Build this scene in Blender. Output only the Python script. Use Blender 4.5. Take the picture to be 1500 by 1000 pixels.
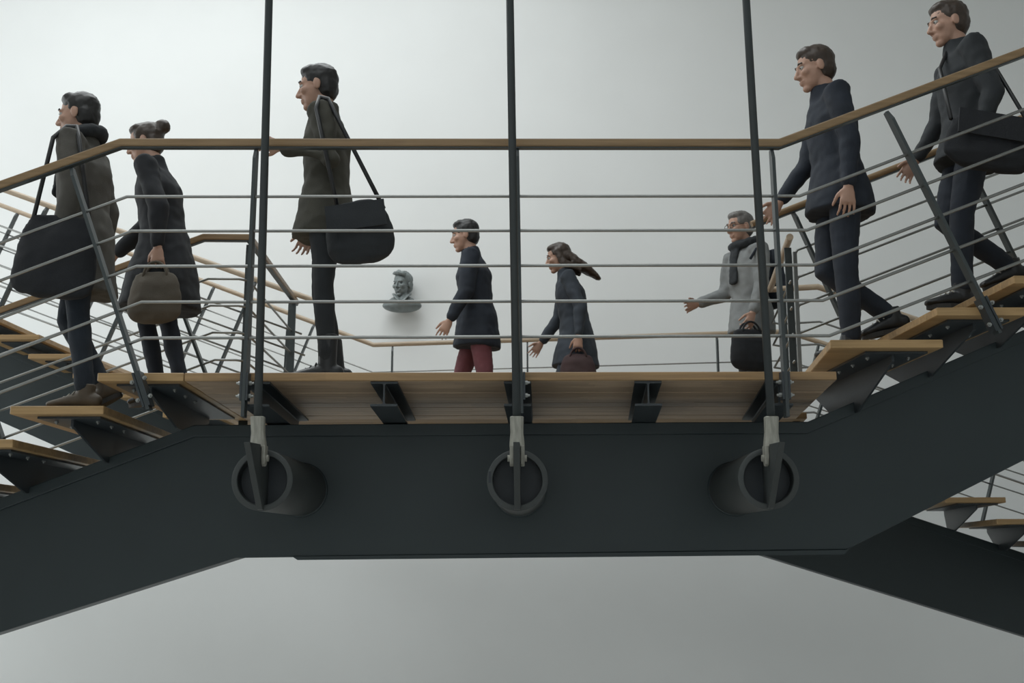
import bpy, bmesh, math, random
import numpy as np
from mathutils import Vector, Matrix, noise

random.seed(7)
S = bpy.context.scene
COL = S.collection
for o in list(bpy.data.objects):
    bpy.data.objects.remove(o, do_unlink=True)

# ------------------------------------------------------------------ camera
FPX = 1600.0
CAM = np.array([0.0, 0.0, 1.65])
def _n(v):
    v = np.array(v, float); return v / np.linalg.norm(v)
_y = _n((0, 297, 1600)); _r = np.array([1, -.002, 0.]); _x = _n(_r - _y * (_r @ _y)); _z = np.cross(_x, _y)
RC = np.stack([_x, _y, _z], 1)                      # world -> camera (right, down, forward)
cam_d = bpy.data.cameras.new('camera'); cam = bpy.data.objects.new('camera', cam_d); COL.objects.link(cam)
cam_d.sensor_width = 36; cam_d.lens = 36 * FPX / 1500; cam_d.clip_start = .05; cam_d.clip_end = 200
M4 = Matrix.Identity(4)
for i in range(3):
    M4[i][0] = RC[0][i]; M4[i][1] = -RC[1][i]; M4[i][2] = -RC[2][i]; M4[i][3] = CAM[i]
cam.matrix_world = M4
S.camera = cam
cam_d.dof.use_dof = True; cam_d.dof.focus_distance = 5.4; cam_d.dof.aperture_fstop = 5.6

# measured picture points -> places in the room
def ray(px, py): return RC.T @ np.array([(px - 750) / FPX, (py - 500) / FPX, 1.])
def P(px, py, Y): d = ray(px, py); return Vector(CAM + d * (Y / d[1]))
def PZ(px, py, Z): d = ray(px, py); return Vector(CAM + d * ((Z - CAM[2]) / d[2]))
def vdir(vx): return Vector(((vx - 750) * math.cos(math.atan2(297, 1600)) / FPX, 1, 0))

# ------------------------------------------------------------------ light
S.view_settings.view_transform = 'Standard'; S.view_settings.look = 'None'
S.view_settings.gamma = 1; S.view_settings.use_curve_mapping = False
S.view_settings.exposure = 0.0
W = bpy.data.worlds.new('world'); S.world = W; W.use_nodes = True
W.node_tree.nodes['Background'].inputs[0].default_value = (.80, .92, 1, 1)
W.node_tree.nodes['Background'].inputs[1].default_value = .25
def area(name, loc, rot, sx, sy, power, col=(.955, .995, 1.0), spread=180):
    d = bpy.data.lights.new(name, 'AREA'); d.shape = 'RECTANGLE'; d.size = sx; d.size_y = sy
    d.energy = power; d.color = col; d.spread = math.radians(spread)
    o = bpy.data.objects.new(name, d); COL.objects.link(o); o.location = loc; o.rotation_euler = rot
    return o
area('skylight_daylight', (-2.9, 7.6, 9.40), (0, 0, 0), 7.0, 4.8, 385)
area('added_floor_bounce_light', (-2.0, .6, 9.40), (0, 0, 0), 8.0, 4.4, 230)  # added lamp: brightens the floor so undersides catch bounce
area('side_window_daylight', (-8.9, 7.6, 4.6), (0, math.radians(-90), 0), 5.2, 6.6, 215)
area('front_window_daylight', (0, -5.9, 4.2), (math.radians(90), 0, 0), 9, 4.6, 70)

# ------------------------------------------------------------------ materials
MATS = {}
def mat(name, col, rough=.5, metal=0., noise_amt=0., nscale=8., bump=0., bscale=60., col2=None, stretch=None, coat=0.):
    if name in MATS: return MATS[name]
    m = bpy.data.materials.new(name); m.use_nodes = True; nt = m.node_tree; b = nt.nodes['Principled BSDF']
    b.inputs['Base Color'].default_value = (*col, 1); b.inputs['Roughness'].default_value = rough
    b.inputs['Metallic'].default_value = metal
    if coat: b.inputs['Coat Weight'].default_value = coat
    tc = nt.nodes.new('ShaderNodeTexCoord'); mp = nt.nodes.new('ShaderNodeMapping')
    nt.links.new(tc.outputs['Object'], mp.inputs[0])
    if stretch: mp.inputs['Scale'].default_value = stretch
    if noise_amt or col2:
        nz = nt.nodes.new('ShaderNodeTexNoise'); nz.inputs['Scale'].default_value = nscale; nz.inputs['Detail'].default_value = 5
        nt.links.new(mp.outputs[0], nz.inputs[0])
        rp = nt.nodes.new('ShaderNodeValToRGB')
        c2 = col2 if col2 else tuple(c * (1 - noise_amt) for c in col)
        rp.color_ramp.elements[0].color = (*c2, 1); rp.color_ramp.elements[0].position = .3
        rp.color_ramp.elements[1].color = (*col, 1); rp.color_ramp.elements[1].position = .7
        nt.links.new(nz.outputs[0], rp.inputs[0]); nt.links.new(rp.outputs[0], b.inputs['Base Color'])
    if bump:
        n2 = nt.nodes.new('ShaderNodeTexNoise'); n2.inputs['Scale'].default_value = bscale; n2.inputs['Detail'].default_value = 4
        nt.links.new(mp.outputs[0], n2.inputs[0])
        bp = nt.nodes.new('ShaderNodeBump'); bp.inputs['Strength'].default_value = bump; bp.inputs['Distance'].default_value = .01
        nt.links.new(n2.outputs[0], bp.inputs['Height']); nt.links.new(bp.outputs[0], b.inputs['Normal'])
    MATS[name] = m
    return m
def wood(name, c1, c2, axis='X', rough=.42, blocks=0.):
    """laminated oak: fine grain stretched along one axis, staves of slightly different tone"""
    if name in MATS: return MATS[name]
    m = bpy.data.materials.new(name); m.use_nodes = True; nt = m.node_tree; b = nt.nodes['Principled BSDF']
    b.inputs['Roughness'].default_value = rough
    tc = nt.nodes.new('ShaderNodeTexCoord'); mp = nt.nodes.new('ShaderNodeMapping'); nt.links.new(tc.outputs['Object'], mp.inputs[0])
    mp.inputs['Scale'].default_value = {'X': (1.2, 22, 22), 'Y': (22, 1.2, 22), 'Z': (22, 22, 1.2)}[axis]
    nz = nt.nodes.new('ShaderNodeTexNoise'); nz.inputs['Scale'].default_value = 2.2; nz.inputs['Detail'].default_value = 7; nz.inputs['Distortion'].default_value = .6
    nt.links.new(mp.outputs[0], nz.inputs[0])
    rp = nt.nodes.new('ShaderNodeValToRGB'); rp.color_ramp.elements[0].position = .32; rp.color_ramp.elements[1].position = .68
    rp.color_ramp.elements[0].color = (*c2, 1); rp.color_ramp.elements[1].color = (*c1, 1)
    nt.links.new(nz.outputs[0], rp.inputs[0])
    out = rp.outputs[0]
    if blocks:
        mp2 = nt.nodes.new('ShaderNodeMapping'); nt.links.new(tc.outputs['Object'], mp2.inputs[0])
        mp2.inputs['Scale'].default_value = {'X': (1.6, 14, 0.01), 'Y': (14, 1.6, .01), 'Z': (14, 14, 1)}[axis]
        vo = nt.nodes.new('ShaderNodeTexVoronoi'); vo.inputs['Scale'].default_value = 1.; vo.inputs['Randomness'].default_value = .25
        vo.distance = 'CHEBYCHEV'
        nt.links.new(mp2.outputs[0], vo.inputs[0])
        hs = nt.nodes.new('ShaderNodeHueSaturation')
        sp = nt.nodes.new('ShaderNodeSeparateColor'); nt.links.new(vo.outputs['Color'], sp.inputs[0])
        mr = nt.nodes.new('ShaderNodeMapRange'); mr.inputs['To Min'].default_value = 1 - blocks; mr.inputs['To Max'].default_value = 1 + blocks
        nt.links.new(sp.outputs[0], mr.inputs[0]); nt.links.new(mr.outputs[0], hs.inputs['Value']); nt.links.new(out, hs.inputs['Color']); out = hs.outputs[0]
    nt.links.new(out, b.inputs['Base Color'])
    bp = nt.nodes.new('ShaderNodeBump'); bp.inputs['Strength'].default_value = .08; bp.inputs['Distance'].default_value = .004
    nt.links.new(nz.outputs[0], bp.inputs['Height']); nt.links.new(bp.outputs[0], b.inputs['Normal'])
    MATS[name] = m
    return m

STEEL = mat('painted_dark_steel', (.024, .037, .041), .5, 0, .12, 3., .03, 220)
BRACK = mat('painted_bracket_steel', (.028, .036, .042), .42, 0, .15, 6., .03, 200)
POSTM = mat('grey_post_paint', (.040, .050, .052), .42, 0, .1, 9.)
RODM = mat('brushed_stainless_rod', (.29, .295, .285), .42, 1.0, .1, 30.)
HANG = mat('dark_hanger_paint', (.035, .044, .047), .4, 0, .15, 12.)
FORKM = mat('cast_galvanised_fork', (.36, .355, .31), .55, .25, .35, 26., .12, 90, stretch=(3, 3, .6))
BOLTM = mat('zinc_bolt', (.30, .31, .30), .45, .8)
STUBM = mat('dusty_stub_paint', (.042, .049, .049), .55, 0, .2, 6.)
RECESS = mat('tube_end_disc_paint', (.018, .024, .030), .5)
RAILW = wood('handrail_oak', (.27, .178, .092), (.19, .122, .06), 'X', .38)
RAILB = wood('pale_handrail_oak', (.46, .365, .265), (.37, .29, .21), 'X', .4)
TREADW = wood('tread_oak', (.42, .272, .125), (.30, .188, .08), 'X', .45, .16)
DECKLIT = wood('deck_board_bounce_lit', (.50, .375, .26), (.36, .26, .175), 'X', .5, .12)  # paler copy of the deck oak; floor bounce put into its colour
DECKW = wood('deck_oak', (.37, .232, .108), (.24, .148, .07), 'X', .45, .12)
WALLM = mat('white_plaster_wall', (.81, .825, .82), .9, 0, .06, .6, .22, 3.)
FLOORM = mat('pale_stone_floor', (.76, .755, .73), .4, 0, .10, 1.4)
CEILM = mat('ceiling_paint', (.75, .76, .75), .9)

# ------------------------------------------------------------------ helpers
ROOT = {}
def new_mesh(name, verts, faces, m, smooth=False):
    me = bpy.data.meshes.new(name); me.from_pydata([tuple(v) for v in verts], [], faces)
    if m: me.materials.append(m)
    bm = bmesh.new(); bm.from_mesh(me); bmesh.ops.recalc_face_normals(bm, faces=bm.faces); bm.to_mesh(me); bm.free()
    if smooth:
        for p in me.polygons: p.use_smooth = True
    return me
def thing(name, label, cat, loc, group=None):
    o = bpy.data.objects.new(name, None); COL.objects.link(o); o.location = loc; o.empty_display_size = .1
    o['label'] = label; o['category'] = cat
    if group: o['group'] = group
    ROOT[o.name] = Vector(loc)
    return o
def part(name, vf, m, parent, smooth=False, label=None):
    """vf: (verts, faces) in room coordinates"""
    base = ROOT[parent.name]
    me = new_mesh(name, [Vector(v) - base for v in vf[0]], vf[1], m, smooth)
    o = bpy.data.objects.new(name, me); COL.objects.link(o); o.parent = parent; ROOT[o.name] = base
    if label: o['label'] = label
    return o
def link_part(name, me, parent, loc, rot=None):
    base = ROOT[parent.name]
    o = bpy.data.objects.new(name, me); COL.objects.link(o); o.parent = parent; o.location = Vector(loc) - base
    if rot: o.rotation_euler = rot
    ROOT[o.name] = base
    return o
def structure(name, vf, m, loc=(0, 0, 0)):
    me = new_mesh(name, [Vector(v) - Vector(loc) for v in vf[0]], vf[1], m)
    o = bpy.data.objects.new(name, me); COL.objects.link(o); o.location = loc; o['kind'] = 'structure'; ROOT[o.name] = Vector(loc)
    return o
def join(*vfs):
    V = []; Fc = []
    for v, f in vfs:
        b = len(V); V += [Vector(a) for a in v]; Fc += [tuple(i + b for i in q) for q in f]
    return V, Fc
def box(x0, x1, y0, y1, z0, z1):
    v = [(x, y, z) for x in (x0, x1) for y in (y0, y1) for z in (z0, z1)]
    return v, [(0, 1, 3, 2), (4, 6, 7, 5), (0, 4, 5, 1), (2, 3, 7, 6), (0, 2, 6, 4), (1, 5, 7, 3)]
def prism(poly, off):
    n = len(poly); off = Vector(off)
    v = [Vector(p) for p in poly] + [Vector(p) + off for p in poly]
    f = [tuple(range(n)), tuple(range(2 * n - 1, n - 1, -1))] + [(i, (i + 1) % n, n + (i + 1) % n, n + i) for i in range(n)]
    return v, f
def hull8(bot, top):
    v = [Vector(p) for p in bot] + [Vector(p) for p in top]; n = len(bot)
    f = [tuple(range(n - 1, -1, -1)), tuple(range(n, 2 * n))] + [(i, (i + 1) % n, n + (i + 1) % n, n + i) for i in range(n)]
    return v, f
def tube(pts, r, seg=10, flat=None):
    """mitred tube along a polyline; flat=(w,h) gives a rectangular bar"""
    pts = [Vector(p) for p in pts]; V = []; Fc = []
    n = len(pts)
    t = [(pts[i + 1] - pts[i]).normalized() for i in range(n - 1)]
    up = Vector((0, 0, 1))
    if abs(t[0].z) > .95: up = Vector((0, 1, 0))
    a = t[0].cross(up).normalized(); b = a.cross(t[0]).normalized()
    if flat: prof = [(a * x * flat[0] / 2 + b * y * flat[1] / 2) for x, y in ((-1, -1), (1, -1), (1, 1), (-1, 1))]
    else: prof = [(a * math.cos(q) + b * math.sin(q)) * r for q in [2 * math.pi * k / seg for k in range(seg)]]
    k = len(prof)
    ring = [pts[0] + p for p in prof]; V += ring
    for i in range(1, n):
        d = t[i - 1]
        nrm = d if i == n - 1 else (d + t[i]).normalized()
        new = []
        for q in ring:
            s = (pts[i] - q).dot(nrm) / d.dot(nrm); new.append(q + d * s)
        ring = new; V += ring
        b0 = (i - 1) * k
        Fc += [(b0 + j, b0 + (j + 1) % k, b0 + k + (j + 1) % k, b0 + k + j) for j in range(k)]
    Fc += [tuple(range(k - 1, -1, -1)), tuple(range((n - 1) * k, n * k))]
    return V, Fc
def bar(p0, p1, w, d, side=None, top_bevel=0.):
    """flat bar from p0 (top) to p1; w = width along x-ish axis, d = depth along y"""
    p0 = Vector(p0); p1 = Vector(p1); t = (p1 - p0).normalized(); yv = Vector(side) if side else Vector((0, 1, 0))
    yv = (yv - t * yv.dot(t)).normalized(); xv = yv.cross(t).normalized()
    c = [(-1, -1), (1, -1), (1, 1), (-1, 1)]
    if top_bevel:
        pm = p0 + t * top_bevel
        r0 = [p0 + xv * (w / 2 * a) + yv * (d / 2 * (b if b > 0 else -.1)) for a, b in c]
        r1 = [pm + xv * (w / 2 * a) + yv * (d / 2 * b) for a, b in c]
        r2 = [p1 + xv * (w / 2 * a) + yv * (d / 2 * b) for a, b in c]
        v = r0 + r1 + r2
        f = [(3, 2, 1, 0), (8, 9, 10, 11)] + [(i, (i + 1) % 4, 4 + (i + 1) % 4, 4 + i) for i in range(4)] + [(4 + i, 4 + (i + 1) % 4, 8 + (i + 1) % 4, 8 + i) for i in range(4)]
        return v, f
    r0 = [p0 + xv * (w / 2 * a) + yv * (d / 2 * b) for a, b in c]; r2 = [p1 + xv * (w / 2 * a) + yv * (d / 2 * b) for a, b in c]
    return hull8(r0, r2)
def cyl(p0, p1, r, seg=20, r2=None):
    return tube2([p0, p1], [r, r2 if r2 is not None else r], seg)
def tube2(pts, rad, seg=16):
    pts = [Vector(p) for p in pts]; V = []; Fc = []
    t = (pts[-1] - pts[0]).normalized(); up = Vector((0, 0, 1)) if abs(t.z) < .9 else Vector((0, 1, 0))
    a = t.cross(up).normalized(); b = a.cross(t)
    for p, r in zip(pts, rad): V += [p + (a * math.cos(2 * math.pi * k / seg) + b * math.sin(2 * math.pi * k / seg)) * r for k in range(seg)]
    for i in range(len(pts) - 1):
        Fc += [(i * seg + j, i * seg + (j + 1) % seg, (i + 1) * seg + (j + 1) % seg, (i + 1) * seg + j) for j in range(seg)]
    Fc += [tuple(range(seg - 1, -1, -1)), tuple(range((len(pts) - 1) * seg, len(pts) * seg))]
    return V, Fc
def bevel_obj(o, w, seg=2):
    md = o.modifiers.new('bevel', 'BEVEL'); md.width = w; md.segments = seg; md.limit_method = 'ANGLE'; md.angle_limit = math.radians(40)
    return o
BOLT = new_mesh('bolt', *join(cyl((0, 0, 0), (0, -.010, 0), .011, 6), cyl((0, -.010, 0), (0, -.020, 0), .006, 8)), BOLTM)
BOLTX = new_mesh('bolt', *join(cyl((0, 0, 0), (-.012, 0, 0), .011, 6), cyl((-.012, 0, 0), (-.022, 0, 0), .006, 8)), BOLTM)
BOLTD = new_mesh('bolt', *join(cyl((0, 0, 0), (0, 0, -.008), .010, 6), cyl((0, 0, -.008), (0, 0, -.014), .005, 8)), BOLTM)

# ------------------------------------------------------------------ the room
WY = 11.8
structure('floor', box(-9, 9, -6, WY, -.2, 0), FLOORM)
structure('wall_back', box(-9, 9, WY, WY + .3, 0, 9.5), WALLM)
structure('wall_right', box(9, 9.3, -6, WY, 0, 9.5), WALLM)
def holed(name, u0, u1, v0, v1, holes, plane, t, m):
    """a wall slab with rectangular openings, cut into real blocks around them"""
    us = sorted({u0, u1, *[h[0] for h in holes], *[h[1] for h in holes]}); vs = sorted({v0, v1, *[h[2] for h in holes], *[h[3] for h in holes]})
    out = []
    for i in range(len(us) - 1):
        for j in range(len(vs) - 1):
            cu = (us[i] + us[i + 1]) / 2; cv = (vs[j] + vs[j + 1]) / 2
            if any(h[0] < cu < h[1] and h[2] < cv < h[3] for h in holes): continue
            if plane == 'z': out.append(box(us[i], us[i + 1], vs[j], vs[j + 1], t[0], t[1]))
            if plane == 'x': out.append(box(t[0], t[1], us[i], us[i + 1], vs[j], vs[j + 1]))
            if plane == 'y': out.append(box(us[i], us[i + 1], t[0], t[1], vs[j], vs[j + 1]))
    return structure(name, join(*out), m)
holed('ceiling', -9, 9, -6, WY, [(-6.5, .7, 5.1, 10.1), (-6.2, 2.2, -1.7, 2.9)], 'z', (9.5, 9.7), CEILM)  # the second opening is added for the floor-bounce lamp
holed('wall_left', -6, WY, 0, 9.5, [(4.3, 10.9, 2.0, 7.2)], 'x', (-9.3, -9), WALLM)
holed('wall_front', -9, 9, 0, 9.5, [(-4.5, 4.5, 1.9, 6.5)], 'y', (-6.3, -6), WALLM)
GLASS = mat('frosted_glass', (.9, .95, .95), .3); GLASS.node_tree.nodes['Principled BSDF'].inputs['Transmission Weight'].default_value = .9
FRAME = mat('window_frame_paint', (.5, .52, .52), .5)
def window(n, plane, u0, u1, v0, v1, t, nu, nv):
    def bx(a0, a1, b0, b1, d0, d1):
        return box(a0, a1, b0, b1, d0, d1) if plane == 'z' else box(d0, d1, a0, a1, b0, b1) if plane == 'x' else box(a0, a1, d0, d1, b0, b1)
    fr = []
    w = .06
    for i in range(nu + 1): a = u0 + (u1 - u0) * i / nu; fr.append(bx(max(u0, a - w / 2), min(u1, a + w / 2), v0, v1, t[0], t[1]))
    for i in range(nv + 1): a = v0 + (v1 - v0) * i / nv; fr.append(bx(u0, u1, max(v0, a - w / 2), min(v1, a + w / 2), t[0], t[1]))
    o = structure('window_%d' % n, join(*fr), FRAME)
    mid = (t[0] + t[1]) / 2
    for i in range(nu):
        for j in range(nv):
            ua = u0 + (u1 - u0) * i / nu; ub = u0 + (u1 - u0) * (i + 1) / nu; va = v0 + (v1 - v0) * j / nv; vb = v0 + (v1 - v0) * (j + 1) / nv
            part('pane', bx(ua + .03, ub - .03, va + .03, vb - .03, mid - .006, mid + .006), GLASS, o)
window(4, 'z', -6.2, 2.2, -1.7, 2.9, (9.56, 9.64), 5, 3)  # added glazing over the floor-bounce lamp
window(1, 'z', -6.5, .7, 5.1, 10.1, (9.56, 9.64), 4, 3)
window(2, 'x', 4.3, 10.9, 2.0, 7.2, (-9.2, -9.12), 4, 3)
window(3, 'y', -4.5, 4.5, 1.9, 6.5, (-6.2, -6.12), 5, 2)

# ------------------------------------------------------------------ levels measured from the photograph
YD = 5.08; YR = 5.05; YG = 5.83; YB = 6.70
ZD = P(660, 545, YD).z; TH = .039
ZH = P(660, 210, YR).z
ZI = P(560, 594, YD).z                 # underside of the landing's floor beams = top of the spine beam
RODDZ = [P(660, y, YR).z - ZD for y in (288, 338.5, 389.5, 441.5, 493)]   # heights of the five rods above the deck
RISE = .1555

# ------------------------------------------------------------------ spine beams
def spine(name, label, top, bot, Y, depth, lip_px, plate=None, lipm=STEEL):
    tp = [P(x, y, Y) for x, y in top]; bt = [P(x, y, Y) for x, y in bot]
    t = thing(name, label, 'girder', ((tp[0] + tp[-1]) / 2).xy.to_3d() + Vector((0, 0, min(b.z for b in bt))))
    o = part('web', prism(tp + bt[::-1], (0, depth, 0)), STEEL, t)
    bevel_obj(o, .006)
    lo = [P(x, y + lip_px, Y) for x, y in top]
    up = [v + Vector((0, -.022, .004)) for v in tp]; lo = [v + Vector((0, -.022, 0)) for v in lo]
    o = part('top_flange', prism(up + lo[::-1], (0, .021, 0)), STEEL, t); bevel_obj(o, .004)
    return t, tp, bt
SP, sp_top, sp_bot = spine('stair_girder', 'long dark steel beam in front that carries the landing and both nearest flights',
    [(-700, 993), (0, 732), (286, 624), (1182, 619), (1500, 484), (2050, 258)],
    [(-700, 1148), (0, 926), (345, 817), (1240, 805), (1500, 674), (2050, 430)], YG, .24, 16)
o = part('bottom_plate', prism([P(428, 815, YG - .01), P(436, 820, YG - .01), P(1236, 812, YG - .01), P(1244, 805, YG - .01)], (0, .26, 0)), STEEL, SP)

def hanger_tube(cx, cy, vx, slot=False):
    """round steel stub that sticks out of the beam towards the hanger rod"""
    YRG = 4.94; c = P(cx, cy, YRG); d = vdir(vx); R0 = .1375; R1 = .111; L = YG - YRG
    back = c + d * L
    seg = 48
    V = []; Fc = []
    prof = [(R0, L), (R0, 0), (R0 - .004, -.003), (R1 + .003, -.003), (R1, 0), (R1, .07)]
    for r, s in prof: V += [c + d * s + Vector((math.cos(2 * math.pi * k / seg) * r, 0, math.sin(2 * math.pi * k / seg) * r)) for k in range(seg)]
    for i in range(len(prof) - 1): Fc += [(i * seg + j, i * seg + (j + 1) % seg, (i + 1) * seg + (j + 1) % seg, (i + 1) * seg + j) for j in range(seg)]
    st = part('hanger_stub', (V, Fc), STUBM, SP, True)
    md = st.modifiers.new('edge', 'EDGE_SPLIT'); md.split_angle = math.radians(40)
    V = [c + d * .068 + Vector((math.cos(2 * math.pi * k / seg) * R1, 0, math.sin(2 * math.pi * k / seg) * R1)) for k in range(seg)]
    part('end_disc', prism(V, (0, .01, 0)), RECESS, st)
    V = []; Fc = []
    prof = [(R0 + .007, 0), (R0 + .007, -.008), (R0 + .002, -.016), (R0 - .002, -.016)]
    for r, s in prof: V += [back + d * s + Vector((math.cos(2 * math.pi * k / seg) * r, 0, math.sin(2 * math.pi * k / seg) * r)) for k in range(seg)]
    for i in range(len(prof) - 1): Fc += [(i * seg + j, i * seg + (j + 1) % seg, (i + 1) * seg + (j + 1) % seg, (i + 1) * seg + j) for j in range(seg)]
    part('weld_collar', (V, Fc), STEEL, st, True)
    # gusset plate standing in the tube's mouth, leaning out at the top
    zt = P(cx, 648, 4.66).z; zb = c.z - R1 - .004
    pl = [c.copy() for _ in range(6)]
    for q, (s, z) in zip(pl, [(-.31, zt), (-.02, zt + .012), (.066, c.z + R1 * .8), (.066, zb), (-.004, zb - .018), (-.03, zb - .016)]):
        q += d * s; q.z = z
    g = part('gusset_plate', prism([q - Vector((.0135, 0, 0)) for q in pl], (.027, 0, 0)), STUBM, st); bevel_obj(g, .002)
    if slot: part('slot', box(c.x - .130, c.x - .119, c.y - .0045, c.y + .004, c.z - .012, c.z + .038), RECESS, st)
    return c, d
TUBES = [hanger_tube(384, 703, 757), hanger_tube(758, 703, 777, True), hanger_tube(1126, 701, 797)]

# hanger rods with cast forks
for (c, d), (xt, xb), lab in zip(TUBES, [(394, 377.5), (747, 757), (1093, 1130)],
        ['dark steel hanger rod beside the shoulder bag, leftmost of three', 'dark steel hanger rod in the middle of the three', 'dark steel hanger rod nearest the rising flight, rightmost of three']):
    YH = 4.86
    pb = c + d * (YH - 4.94); pb.z = P(xb, 618, YH).z; pb.x = P(xb, 618, YH).x
    pt = P(xt, 0, YH); dirr = (pt - pb).normalized(); top = pb + dirr * ((9.5 - pb.z) / dirr.z)
    t = thing('hanger_rod', lab, 'rod', pb, 'steel hanger rods')
    part('rod', cyl(pb + dirr * -.02, top, .0185, 20), HANG, t, True)
    pin = c + d * (YH - 4.94); pin.z = P(xb, 671, YH).z
    # fork: waisted body over two tines
    secs = [(.075, .029, .024), (.07, .031, .027), (.0, .029, .027), (-.04, .033, .030), (-.062, .034, .032)]
    zc = pb.z - .05
    rings = []
    for dz, a, b in secs:
        rings.append([Vector((pb.x + (pin.x - pb.x) * max(0, (.07 - dz)) / .19 + a * sx, pb.y + b * sy, zc + dz)) for sx, sy in ((-1, -.6), (-.6, -1), (.6, -1), (1, -.6), (1, .6), (.6, 1), (-.6, 1), (-1, .6))])
    V = [v for r in rings for v in r]; k = 8
    Fc = [(i * k + j, i * k + (j + 1) % k, (i + 1) * k + (j + 1) % k, (i + 1) * k + j) for i in range(len(rings) - 1) for j in range(k)] + [tuple(range(k)), tuple(range((len(rings) - 1) * k, len(rings) * k))]
    fb = part('fork', (V, Fc), FORKM, t); bevel_obj(fb, .004)
    for sx in (-1, 1):
        x0 = pin.x + sx * .015; x1 = pin.x + sx * .033
        prof = [(-.03, zc - .055), (.03, zc - .055), (.028, pin.z), (.02, pin.z - .028), (0, pin.z - .037), (-.02, pin.z - .028), (-.028, pin.z)]
        tn = part('tine', prism([Vector((x0, pin.y + y, z)) for y, z in prof], (x1 - x0, 0, 0)), FORKM, t); bevel_obj(tn, .004)
    part('pin', cyl(pin - Vector((.043, 0, 0)), pin + Vector((.043, 0, 0)), .015, 14), FORKM, t)

# back spine (second flight, carries the rear landing)
BS, bs_top, bs_bot = spine('stair_girder', 'farther dark steel beam whose lower right end drops behind the front beam',
    [(-260, 404), (0, 505), (455, 684), (1142, 689), (1335, 757), (1500, 811), (1760, 897)],
    [(-260, 500), (0, 617), (112, 667), (440, 803), (1112, 811), (1500, 931), (1760, 1012)], 9.25, .24, 12)

# ------------------------------------------------------------------ landing deck
def plank_row(parent, y0, y1, xl, xr, n, z, m, name='plank', gap=.004):
    for i in range(n):
        a = y0 + (y1 - y0) * i / n + (gap / 2 if i else 0); b = y0 + (y1 - y0) * (i + 1) / n - (gap / 2 if i < n - 1 else 0)
        dz = random.uniform(-.0012, .0012)
        o = part(name, hull8([(xl(a), a, z - TH + dz), (xr(a), a, z - TH + dz), (xr(b), b, z - TH + dz), (xl(b), b, z - TH + dz)],
                             [(xl(a), a, z), (xr(a), a, z), (xr(b), b, z), (xl(b), b, z)]), m, parent)
        bevel_obj(o, .003, 1)
eL = P(270, 545, YD); eR = P(1225, 541, YD); dL = vdir(650); dR = vdir(975)
xl = lambda y: eL.x + .002 + dL.x * (y - YD); xr = lambda y: eR.x + dR.x * (y - YD)
LAND = thing('stair_landing', 'front wooden landing with black floor beams under it, nearest the camera', 'landing', ((eL.x + eR.x) / 2, (YD + YB) / 2, ZI))
plank_row(LAND, YD, YD + .022, xl, xr, 1, ZD, DECKW, 'dark_edge_strip')  # added strip keeps the front edge dark beside the planks coloured as lit
plank_row(LAND, YD + .023, YB, xl, xr, 8, ZD, DECKLIT, gap=.008)
def ibeam(cx, vx, y0, y1, parent, b=.128, zb=ZI, zt=None):
    zt = (ZD - TH - .0015) if zt is None else zt; f = .010; w = .008; p = P(cx, 575, YD); d = vdir(vx)
    prof = [(-b / 2, zb), (b / 2, zb), (b / 2, zb + f), (w, zb + f + .001), (w / 2, zb + f + .006), (w / 2, zt - f - .006), (w, zt - f - .001), (b / 2, zt - f), (b / 2, zt), (-b / 2, zt), (-b / 2, zt - f), (-w, zt - f - .001), (-w / 2, zt - f - .006), (-w / 2, zb + f + .006), (-w, zb + f + .001), (-b / 2, zb + f)]
    s = p + d * (y0 - YD)
    o = part('floor_beam', prism([Vector((s.x + x, y0, z)) for x, z in prof], d * (y1 - y0)), BRACK, parent)
    return o
for cx, vx in [(374, 640), (562, 695), (758, 790), (950, 890), (1142, 975)]: ibeam(cx, vx, YD + .02, YB - .02, LAND)
# bridge between the landings
brL = PZ(365, 348, ZH); brL2 = PZ(434, 443, ZH); brR = PZ(1157, 347, ZH); brR2 = PZ(1128, 424, ZH)
YA = lambda x: 8.56 + (8.12 - 8.56) * (x + 1.6) / 3.9          # near edge of the rear landing
YBK = lambda x: 10.47 + (9.87 - 10.47) * (x + 1.35) / 3.9       # far edge
BR = thing('bridge_deck', 'wooden deck linking the front landing to the rear landing', 'deck', (0, 7.5, ZD - TH))
bx0 = lambda y: brL.x - .05 + (brL2.x - brL.x) * (y - brL.y) / (brL2.y - brL.y); bx1 = lambda y: brR.x + .05 + (brR2.x - brR.x) * (y - brR.y) / (brR2.y - brR.y)
plank_row(BR, YB + .006, 8.05, bx0, bx1, 7, ZD, DECKW)
RL = thing('stair_landing', 'rear wooden landing farther back below the bust', 'landing', (.3, 9.2, ZD - TH))
for i in range(9):
    f0 = i / 9; f1 = (i + 1) / 9 - .002
    def yy(x, f): return (YA(x) - .0) * (1 - f) + YBK(x) * f
    xa, xb = -1.78, 2.62
    if i == 0: f0 = .0
    q = [(xa, yy(xa, f0)), (xb, yy(xb, f0)), (xb, yy(xb, f1)), (xa, yy(xa, f1))]
    part('plank', hull8([(x, y + .06, ZD - TH) for x, y in q], [(x, y + .06, ZD) for x, y in q]), DECKW, RL)

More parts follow.
